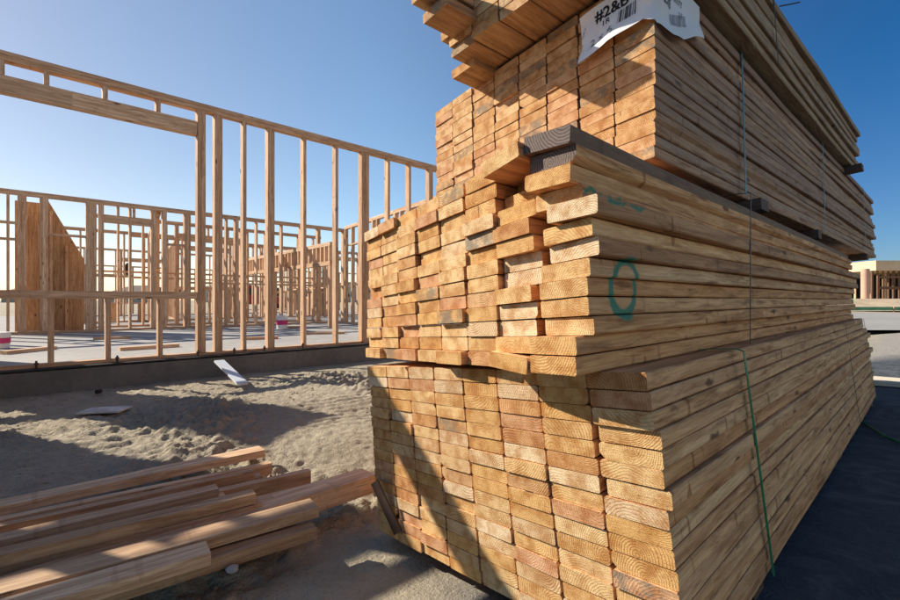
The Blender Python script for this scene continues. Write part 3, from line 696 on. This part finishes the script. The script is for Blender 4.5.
# long band of close blocking (ledger beam) over the right-hand room
pa, pb = P(236, 262, 14.2), P(332, 232, 9.6)
pa.z = pb.z = 0
root = empty('header_beam', (pa+pb)/2, 'long built-up beam with close blocking, above the studs right of the doubled posts', 'beam')
za, zb = .8+25/F*14.2, .8+25/F*14.2+.10
dv = (pb-pa).normalized(); nv = Vector((-dv.y, dv.x, 0)); L_ = (pb-pa).length
for nm, zc, t_ in (('bottom_chord', za, .09), ('top_chord', zb+.3, .08)): stick(nm, root, pa+ZUP*zc, pb+ZUP*zc, .1, t_, nv)
q = .05
while q < L_: stick('blocking', root, pa+dv*q+ZUP*(za+.046), pa+dv*q+ZUP*(zb+.259), .09, .05, nv); q += .19
for q in (.05, L_*.5, L_-.05):
    stick('post', root, pa+dv*q+ZUP*SLAB, pa+dv*q+ZUP*(za-.046), .09, .09, nv)
# sheathed stair side: boards cut on the slope
root = empty('stair_panel', ws(s2(62), C2+.35, SLAB), 'orange sheathed panel cut on a slope behind the left posts of the second wall', 'panel')
zp = lambda px, py: .8+(300-py)/F*((C2+.35)/(.729-.684*(px-CX)/F))-SLAB
sp = lambda px: smap(px, C2+.35)
prof = [(sp(46), zp(46, 197)), (sp(84), zp(84, 259)), (sp(84), .0), (sp(42), .0), (sp(42), zp(42, 197))]
vs = [ws(a, C2+.35+o, SLAB+z) for o in (0, .03) for a, z in prof]; n = len(prof)
mb = MB(); mb.add(vs, [tuple(range(n)), tuple(range(n, 2*n))[::-1]]+[(k, k+n, (k+1) % n+n, (k+1) % n) for k in range(n)], 0, [(v.z, (v-vs[0]).dot(DW), 0) for v in vs], (.3, .4, .5))
mb.build('sheathing', [M['ply']], root)
for px in (52, 68): stick('batten', root, ws(s2(px), C2+.31, SLAB), ws(s2(px), C2+.31, SLAB+(2.2 if px < 60 else 1.6)), .05, .04, NW)
root = empty('sheathing_panel', ws(s2(30), C2+.5, SLAB), 'narrow orange sheathed bay between the two leftmost posts of the second wall', 'panel')
mb = MB(); mb.box(ws(s2(29), C2+.3, SLAB+1.18), ZUP, DW, NW, 2.3, .36, .02); mb.build('sheathing', [M['ply']], root)

# ------------------------------------------------------------------ loose boards on the sand
random.seed(31)
LM = [M['loose'], M['frame_end']]
def loose(px, py, z, L, w, t, vp, label, tilt=0.0, lean=0.0, name='loose_board'):
    """(px, py) = top front corner at the right end, z its height; runs left; w across, t tall"""
    e = G(px, py, z); d = -dirvp(vp); d = (d+ZUP*tilt).normalized(); y = ZUP.cross(d).normalized(); y = -y if y.y < 0 else y
    up = d.cross(y); up = up if up.z > 0 else -up
    o = e+y*w/2-up*t/2
    vs, fs, ms = board_geo(L, w, t, 12, .004, c=.0009); o_ = random.uniform(0, 5)
    mb = MB(); mb.add([o+d*a+y*b+up*c for a, b, c in vs], fs, ms, [(a+o_, b, c) for a, b, c in vs], (random.random(), random.random(), random.random()))
    ob = mb.build(name, LM); flipfix(ob.data)
    return tag(ob, label, 'board', 'loose boards lying on the sand')
loose(265, 450, .035, 3.2, .089, .036, 962, 'rearmost loose board, lying apart from the others on the sand')
loose(272, 463, .030, 3.0, .036, .05, 1045, 'thin loose board on edge just in front of the rearmost one')
loose(254, 471, .050, 2.8, .036, .036, 1045, 'narrow loose board behind the partly lit one, ending above it')
loose(262, 476, .022, 2.8, .060, .034, 1050, 'narrow loose board low in the shade at the back of the pile')
loose(311, 471, .055, 2.6, .036, .072, 1075, 'loose board on edge reaching far right behind the sunlit board')
loose(219, 489, .090, 2.6, .060, .036, 1035, 'loose board with the shortest reach at the back of the pile, its left part lit')
loose(226, 496, .052, 2.6, .070, .036, 1040, 'loose board under the back board with the shortest reach')
loose(256, 494, .102, 2.6, .055, .036, 1067, 'sunlit loose board running across the middle of the pile')
loose(262, 503, .063, 2.6, .060, .036, 1070, 'loose board lying right under the sunlit one')
loose(309, 489, .050, 2.5, .050, .034, 1060, 'narrow loose board whose lit tip shows beside the thick board')
loose(300, 500, .036, 2.5, .090, .034, 1062, 'flat loose board wedged low in the middle of the pile')
loose(319, 507, .078, 2.5, .090, .036, 1063, 'wide loose board lying flat, its end farthest right of the pile')
loose(296, 519, .038, 2.5, .100, .034, 1062, 'low loose board beneath the wide flat one')
loose(211, 553, .080, 2.2, .082, .036, 1060, 'nearest loose board, its end far short of the others')
loose(317, 527, .036, 2.4, .055, .040, 1058, 'lowest loose board at the front right of the pile')
loose(376, 475, .050, 1.3, .11, .075, 925, 'thick board on the sand leading up to the bottom bundle')
# offcuts on the slab and a loose band on the dark ground
random.seed(12)
OC = (('behind the window opening at far left', 30, 350), ('near the middle of the slab', 150, 347), ('beside the wide third stud', 262, 338), ('beyond the bucket', 292, 327), ('near the side wall', 325, 333), ('by the second wall', 112, 338))
for tx, px, py in OC:
    c = G(px, py, SLAB+.02); a_ = random.uniform(0, 3); d = Vector((math.cos(a_), math.sin(a_), 0)); mb = MB(); mb.ends = True; mb.box(c, d, Vector((-d.y, d.x, 0)), ZUP, random.uniform(.25, .7), .089, .038)
    tag(mb.build('timber_offcut', FM), 'short timber offcut lying on the slab '+tx, 'offcut', 'offcuts on the slab')
mb = MB(); pts = [G(px, py, .045) for px, py in ((846, 414), (858, 420), (872, 428), (886, 437), (902, 443), (925, 452))]
for p, q in zip(pts, pts[1:]): rod(mb, p, q, .006, 5)
tag(mb.build('loose_strap', M['green_strap']), 'green band lying loose on the dark ground beside the bottom bundle', 'strap')
# unseen stacks, rail and panel added left of the view to throw shade
def shade_stack(c, d, L, w, h, label):
    d = Vector(d).normalized(); n_ = Vector((-d.y, d.x, 0)); root = empty('lumber_bundle', c, label, 'lumber bundle'); c = Vector(c); nr = int(h/.04)  # shares the bundle name, but is an added shade caster
    for k in range(nr):
        mb = MB(); mb.ends = True; mb.box(c+ZUP*(.06+.04*k+.02+(.07 if k >= nr//2 else 0)), d, n_, ZUP, L+random.uniform(-.03, .03), w, .038); mb.build('shade_layer', [M['side'], M['end']], root)
shade_stack((-4.4, 2.88, 0), (.26, .97, 0), .75, 1.0, 2.05, 'farther unseen stack added left of the loose boards to shade sand and pile')
shade_stack((-4.15, -.1, 0), (.26, .97, 0), 1.5, 1.0, 1.9, 'unseen stack added level with the camera at far left to shade the foreground')  # added to cut bounced light on the loose board fronts
shade_stack((-4.05, 1.43, 0), (.26, .97, 0), 1.2, 1.0, 1.7, 'nearer unseen stack added left of the loose boards to shade the pile')
root = empty('shade_rack', (-2.8, 2.2, 0), 'unseen high rail on posts added at the left to shade the bottom bundle ends', 'shade_caster')  # invented rail and posts, set to throw shadow bands on the bottom bundle
WBv = Vector((DB.y, -DB.x, 0)); rk = lambda s_, z: DB*s_-WBv*3.62+ZUP*z
stick('rail', root, rk(-.12, 1.98), rk(-1.05, 1.98), .05, .14, WBv)
stick('post', root, rk(-.20, -.05), rk(-.20, 1.908), .07, .09, WBv); stick('post', root, rk(-.95, -.05), rk(-.95, 1.908), .07, .09, WBv)  # posts of the added shade rack
mb = MB(); mb.ends = True; mb.box((-5.0, 4.25, SLAB+1.25), ZUP, Vector((.31, .95, 0)), Vector((.95, -.31, 0)), 2.4, .75, .03)  # panel added out of view to cast a shadow across the sand
tag(mb.build('sheathing_panel', [M['ply'], M['ply']]), 'unseen upright panel added in the front house bay to shade the sand', 'panel')  # shares the panel name, but is an added shade caster
# thin dark strip standing in for a diagonal shadow at the bundle foot
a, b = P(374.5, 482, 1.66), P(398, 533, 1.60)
o = stick('shadow_strip', None, a, b, .008, .03, Vector((.2, 1, 0)), [M['dark_wood'], M['dark_wood']]); tag(o, 'dark strip standing in for a shadow at the left foot of the bottom bundle', 'shadow_strip')

# scraps
mb = MB(); c = G(105, 410, .03); mb.box(c, Vector((1, .1, .02)).normalized(), Vector((-.1, 1, 0)).normalized(), Vector((-.02, 0, 1)), .27, .17, .010); tag(mb.build('cardboard_scrap', plain('dusty_card', (.62, .59, .53), .9, .25, 9)), 'flat white cardboard piece lying on the sand', 'cardboard')
mb = MB(); a, b = P(219, 361, 4.55), P(243, 384, 4.1); x = (b-a).normalized(); y = Vector((.7, .7, 0)); y = (y-x*y.dot(x)).normalized(); mb.box((a+b)/2, x, y, x.cross(y), (b-a).length, .09, .02); tag(mb.build('trim_board', plain('primed_white', (.62, .66, .70), .5, .05, 5)), 'white strip leaning against the slab edge', 'trim board')
bm = bmesh.new(); bmesh.ops.create_icosphere(bm, subdivisions=3, radius=.018)
for v in bm.verts: v.co *= 1+.3*noise.noise(v.co*60); v.co.z *= .5
me = bpy.data.meshes.new('rock'); bm.to_mesh(me); bm.free(); me.materials.append(M['slab']); o = link('concrete_lump', me); o.location = G(232, 569, -.0); tag(o, 'pale concrete lump on the sand in front of the loose boards', 'lump')
mb = MB(); p = G(97, 392, .03); rod(mb, p+Vector((-.005, .04, .0)), p, .019, 14); tag(mb.build('pipe_end', M['black']), 'black pipe end poking out of the sand below the slab edge', 'pipe')
# clods and pebbles over the sand
random.seed(77); mb = MB()
bm = bmesh.new(); bmesh.ops.create_icosphere(bm, subdivisions=1, radius=1); iv = [v.co.copy() for v in bm.verts]; ifc = [tuple(v.index for v in f.verts) for f in bm.faces]; bm.free()
for k in range(2600):
    x = random.uniform(-4.2, .2); y = random.uniform(1.1, 5.0); w = .688*x-.7255*y
    if not (-5.0 < w < -1.55): continue
    if noise.noise(Vector((x, y, 0))*1.7) < -.15 and random.random() < .7: continue
    r = random.choice((.003, .004, .005, .007, .010)) * random.uniform(.7, 1.3)
    z = gz(x, y)+.02*noise.noise(Vector((x, y, 0))*1.3)+.006
    mb.add([Vector((x, y, z))+Vector((v.x*r*random.uniform(.7, 1.3), v.y*r*random.uniform(.7, 1.3), v.z*r*.7)) for v in iv], ifc)
tag(mb.build('sand_clods', M['ground']), 'small clods and pebbles scattered over the sand', 'clods', kind='stuff')

# ------------------------------------------------------------------ things inside and beyond the house
def bucket(px, py, Yd, h, r, label, mat, stripe=None):
    p = P(px, py, Yd); root = empty('bucket', (p.x, p.y, SLAB), label, 'bucket')
    bm = bmesh.new(); bmesh.ops.create_cone(bm, cap_ends=True, segments=24, radius1=r*.88, radius2=r, depth=h)
    me = bpy.data.meshes.new('bucket_body'); bm.to_mesh(me); bm.free(); me.materials.append(mat); o = link('pail', me); o.location = (0, 0, h/2+.004); o.parent = root
    if stripe:
        bm = bmesh.new(); bmesh.ops.create_cone(bm, cap_ends=False, segments=24, radius1=r*.955, radius2=r*.985, depth=h*.35)
        me = bpy.data.meshes.new('b'); bm.to_mesh(me); bm.free(); me.materials.append(stripe); o = link('printed_band', me); o.location = (0, 0, h*.5); o.parent = root
M['pink'] = plain('pink_print', (.6, .05, .18), .5, .1, 10); M['white'] = plain('white_plastic', (.75, .75, .73), .4, .05, 10)
bucket(282, 330, 9.3, .27, .115, 'white bucket with a red print standing on the slab behind the studs', M['white'], M['pink'])
bucket(0, 348, 5.6, .19, .10, 'white bucket with a pink print at the left edge of the slab', M['white'], M['pink'])
# saw bench
def bench(px, Yd, label):
    p = P(px, 300, Yd); root = empty('saw_bench', (p.x, p.y, SLAB), label, 'bench')
    c = Vector((p.x, p.y, SLAB)); stick('bench_top', root, c+Vector((-.45, 0, .5)), c+Vector((.45, 0, .5)), .25, .04, (0, 1, 0))
    for sx in (-.38, .38): stick('leg', root, c+Vector((sx, 0, 0)), c+Vector((sx, 0, .478)), .2, .05, (0, 1, 0))
bench(127, 12.4, 'low timber bench on the slab behind the second wall'); bench(72, 11.6, 'timber bench by the sloped orange panel')
def vehicle(x, y, z, L, Hh, Wd, col, label, cab=True, rz=0.0):
    root = empty('parked_truck', (x, y, z), label, 'truck', 'vehicles parked beyond the house'); root.rotation_euler = (0, 0, rz)
    m = plain('vehicle_paint', col, .35, .05, 4); gl = plain('window_glass', (.03, .04, .05), .1, .1, 4)
    def part(nm, pr, w, mat):
        bm = bmesh.new(); a = [bm.verts.new((px_, -w/2, pz)) for px_, pz in pr]; b = [bm.verts.new((px_, w/2, pz)) for px_, pz in pr]; n = len(pr)
        bm.faces.new(a); bm.faces.new(b[::-1])
        for k in range(n): bm.faces.new((a[k], b[k], b[(k+1) % n], a[(k+1) % n]))
        bmesh.ops.recalc_face_normals(bm, faces=bm.faces); bmesh.ops.bevel(bm, geom=bm.edges, offset=.04, segments=2, affect='EDGES')
        me = bpy.data.meshes.new(nm); bm.to_mesh(me); bm.free(); me.materials.append(mat); o = link(nm, me); o.parent = root
    part('body', [(-L/2, .4), (L/2, .4), (L/2, Hh*.52), (L*.22, Hh*.56), (L*.08, Hh), (-L*.15, Hh), (-L*.17, Hh*.55), (-L/2, Hh*.55)], Wd, m)
    part('window', [(-L*.12, Hh*.6), (L*.17, Hh*.6), (L*.07, Hh*.93), (-L*.12, Hh*.93)], Wd+.04, gl)
    for sx in (-L*.32, L*.32):
        for sy in (-1, 1):
            bm = bmesh.new(); bmesh.ops.create_cone(bm, cap_ends=True, segments=20, radius1=.36, radius2=.36, depth=.22)
            me = bpy.data.meshes.new('wheel'); bm.to_mesh(me); bm.free(); me.materials.append(M['black']); o = link('wheel', me); o.parent = root; o.location = (sx, sy*(Wd/2-.08), .36); o.rotation_euler = (math.pi/2, 0, 0)
vehicle(-16, 38, .05, 5.2, 1.9, 1.9, (.35, .03, .03), 'red truck parked beyond the house, seen between the studs')
vehicle(-13.2, 41, .05, 5.4, 1.8, 1.9, (.65, .67, .70), 'white truck parked beyond the house right of the red one')
# dark jacket-like bundle hanging on a stud
bm = bmesh.new(); bmesh.ops.create_icosphere(bm, subdivisions=3, radius=.5)
for v in bm.verts: v.co.x *= .32; v.co.y *= .3; v.co.z *= .8; v.co *= 1+.25*noise.noise(v.co*5)
me = bpy.data.meshes.new('jacket'); bm.to_mesh(me); bm.free(); me.materials.append(M['black']); o = link('hanging_jacket', me); o.location = P(128, 269, 12.6); o.scale = (.5, .5, .42); tag(o, 'small dark garment hanging high on a stud in the rooms behind', 'jacket')

# distant houses and trees on the horizon
def far_house(x, y, w, d, h, col, rcol, label):
    root = empty('house', (x, y, 0), label, 'house', 'houses far beyond the site')
    mb = MB(); mb.box((x, y, h/2), Vector((1, 0, 0)), Vector((0, 1, 0)), ZUP, w, d, h); mb.build('wall', [plain('far_wall', col, .8, .06, .4)]*1, root)
    e = .4; rh = w*.16; A = [(x-w/2-e, y-d/2-e, h), (x+w/2+e, y-d/2-e, h), (x+w/2+e, y+d/2+e, h), (x-w/2-e, y+d/2+e, h), (x-w/4, y, h+rh), (x+w/4, y, h+rh)]
    mb = MB(); mb.add(A, [(0, 1, 5, 4), (1, 2, 5), (2, 3, 4, 5), (3, 0, 4), (3, 2, 1, 0)]); mb.build('roof', plain('far_roof', rcol, .8, .1, 1), root)
    for k in range(int(w//4)):
        mb = MB(); mb.box((x-w/2+2+k*4, y-d/2-.02, h*.5), Vector((1, 0, 0)), Vector((0, 1, 0)), ZUP, 1.2, .08, 1.1); mb.build('window', M['black'], root)
fh = [(-100, 150, 16, 3.0), (-76, 160, 14, 5.0), (-60, 150, 12, 3.1), (-48, 165, 14, 3.2), (-34, 160, 13, 5.0), (-134, 150, 15, 3.2), (-160, 150, 15, 5)]
nm = ['cream house', 'tall beige house', 'low tan house', 'low cream house', 'tall pale house', 'low beige house', 'tall tan house']
for k, (x, y, w, h) in enumerate(fh):
    far_house(x, y, w, 10, h, random.choice(((.5, .44, .36), (.42, .36, .29), (.55, .5, .43))), (.16, .12, .1), nm[k]+' number %d from the left on the horizon behind the studs' % (sorted(q[0] for q in fh).index(x)+1))
M['leaf'] = plain('far_foliage', (.06, .08, .035), .9, .4, 2); M['bark'] = plain('bark', (.12, .09, .07), .9, .2, 5)
def far_tree(x, y, h, label):
    root = empty('tree', (x, y, 0), label, 'tree', 'trees on the horizon'); mb = MB(); rod(mb, (x, y, 0), (x, y, h*.5), .18, 7); mb.build('trunk', M['bark'], root)
    mb = MB()
    for k in range(900):
        a = random.uniform(0, 6.28); r = h*.34*random.random()**.5; zz = h*.3+random.random()*h*.7; r *= max(.2, 1-abs((zz-h*.6)/(h*.42))**2)
        c = Vector((x+r*math.cos(a), y+r*math.sin(a), zz)); q = [Vector((random.uniform(-.35, .35), random.uniform(-.35, .35), random.uniform(-.35, .35))) for _ in range(3)]
        mb.add([c+v for v in q], [(0, 1, 2)])
    mb.build('crown', M['leaf'], root)
for k, (x, y, h) in enumerate(((-88, 148, 5), (-67, 150, 6.5), (-55, 145, 5), (-41, 150, 7), (-28, 150, 5.5), (-118, 148, 6), (-146, 145, 6))):
    far_tree(x, y, h, 'small dark tree on the horizon, ' + ['left of the tall beige house', 'between the tall beige and the low tan house', 'between the low tan and the low cream house', 'between the low cream and the tall pale house', 'right of the tall pale house', 'left of the cream house', 'between the tall tan and the low beige house'][k])

# building frame across the road on the right
BX, BY = 40.0, 42.0
BM_ = [wood_side('brown_framing', [(0, (.22, .13, .08)), (1, (.16, .09, .06))], .2, (.12, .1, .08), .5, False)]*2
root = empty('unfinished_building', (BX+6, BY, 0), 'timber-framed building under construction across the road at the right edge', 'building')
cream = plain('cream_fascia', (.60, .46, .30), .8, .1, 1); 
for (x0, x1, z0, z1, y0) in ((BX-1.2, BX+16, 3.5, 4.4, BY),):
    mb = MB(); mb.box(((x0+x1)/2, y0+4, (z0+z1)/2), Vector((1, 0, 0)), Vector((0, 1, 0)), ZUP, x1-x0, 8.2, z1-z0); mb.build('roof_fascia', cream, root)
mb = MB(); mb.box((BX+7.4, BY+8, 1.75), Vector((1, 0, 0)), Vector((0, 1, 0)), ZUP, 17, .2, 3.5); mb.build('back_wall', M['black'], root)
for k in range(34): stick('stud', root, (BX-1+k*.5, BY+.5, 0), (BX-1+k*.5, BY+.5, 3.49), .15, .07 if k % 4 else .16, (0, 1, 0), BM_)
for k in range(22): stick('stud', root, (BX-1+k*.76, BY+4, 0), (BX-1+k*.76, BY+4, 3.49), .2, .09, (0, 1, 0))
stick('beam', root, (BX-1.1, BY-.12, 1.9), (BX+15, BY-.12, 1.9), .06, .25, (0, 1, 0), BM_); stick('beam', root, (BX-1.1, BY-.12, 2.9), (BX+15, BY-.12, 2.9), .06, .2, (0, 1, 0), BM_)
# soil bank and green mesh fence in front of it
mb = MB(); mb.add([(28, 33, .02), (60, 33, .02), (60, 36, .9), (28, 36, .9), (60, 41.5, .85), (28, 41.5, .85)], [(0, 1, 2, 3), (3, 2, 4, 5)])
tag(mb.build('soil_bank', plain('pale_soil', (.52, .40, .27), .95, .15, 1)), kind='structure')
root = empty('mesh_fence', (38, 30, 0), 'low green mesh fence along the far side of the road at the right', 'fence')
mb = MB(); mb.box((42, 30, .24), Vector((1, 0, 0)), Vector((0, 1, 0)), ZUP, 34, .04, .22); mb.build('mesh', plain('green_mesh', (.12, .30, .16), .8, .2, 2), root)
for k in range(12): stick('fence_post', root, (26+k*2.9, 29.95, 0), (26+k*2.9, 29.95, .36), .06, .06, (0, 1, 0))
mb = MB(); rod(mb, (33.4, 37, .8), (33.4, 37, 3.3), .28, 20); tag(mb.build('concrete_pipe', plain('pinkish_tank', (.55, .33, .24), .8, .1, 1)), 'pinkish upright cylinder just beyond the far end of the stack', 'tank')
mb = MB(); 
for k in range(1): mb.box(G(880, 381, .06)+Vector((0, 0, 0)), Vector((.8, -.6, 0)), Vector((.6, .8, 0)), ZUP, .6, .35, .04)  # flat pale box in place of a small sunlit patch
tag(mb.build('sunlit_patch', plain('pale_sunlit', (.62, .55, .42), .8, .1, 3)), 'pale piece standing in for a sunlit patch at the far foot of the stack', 'offcut')
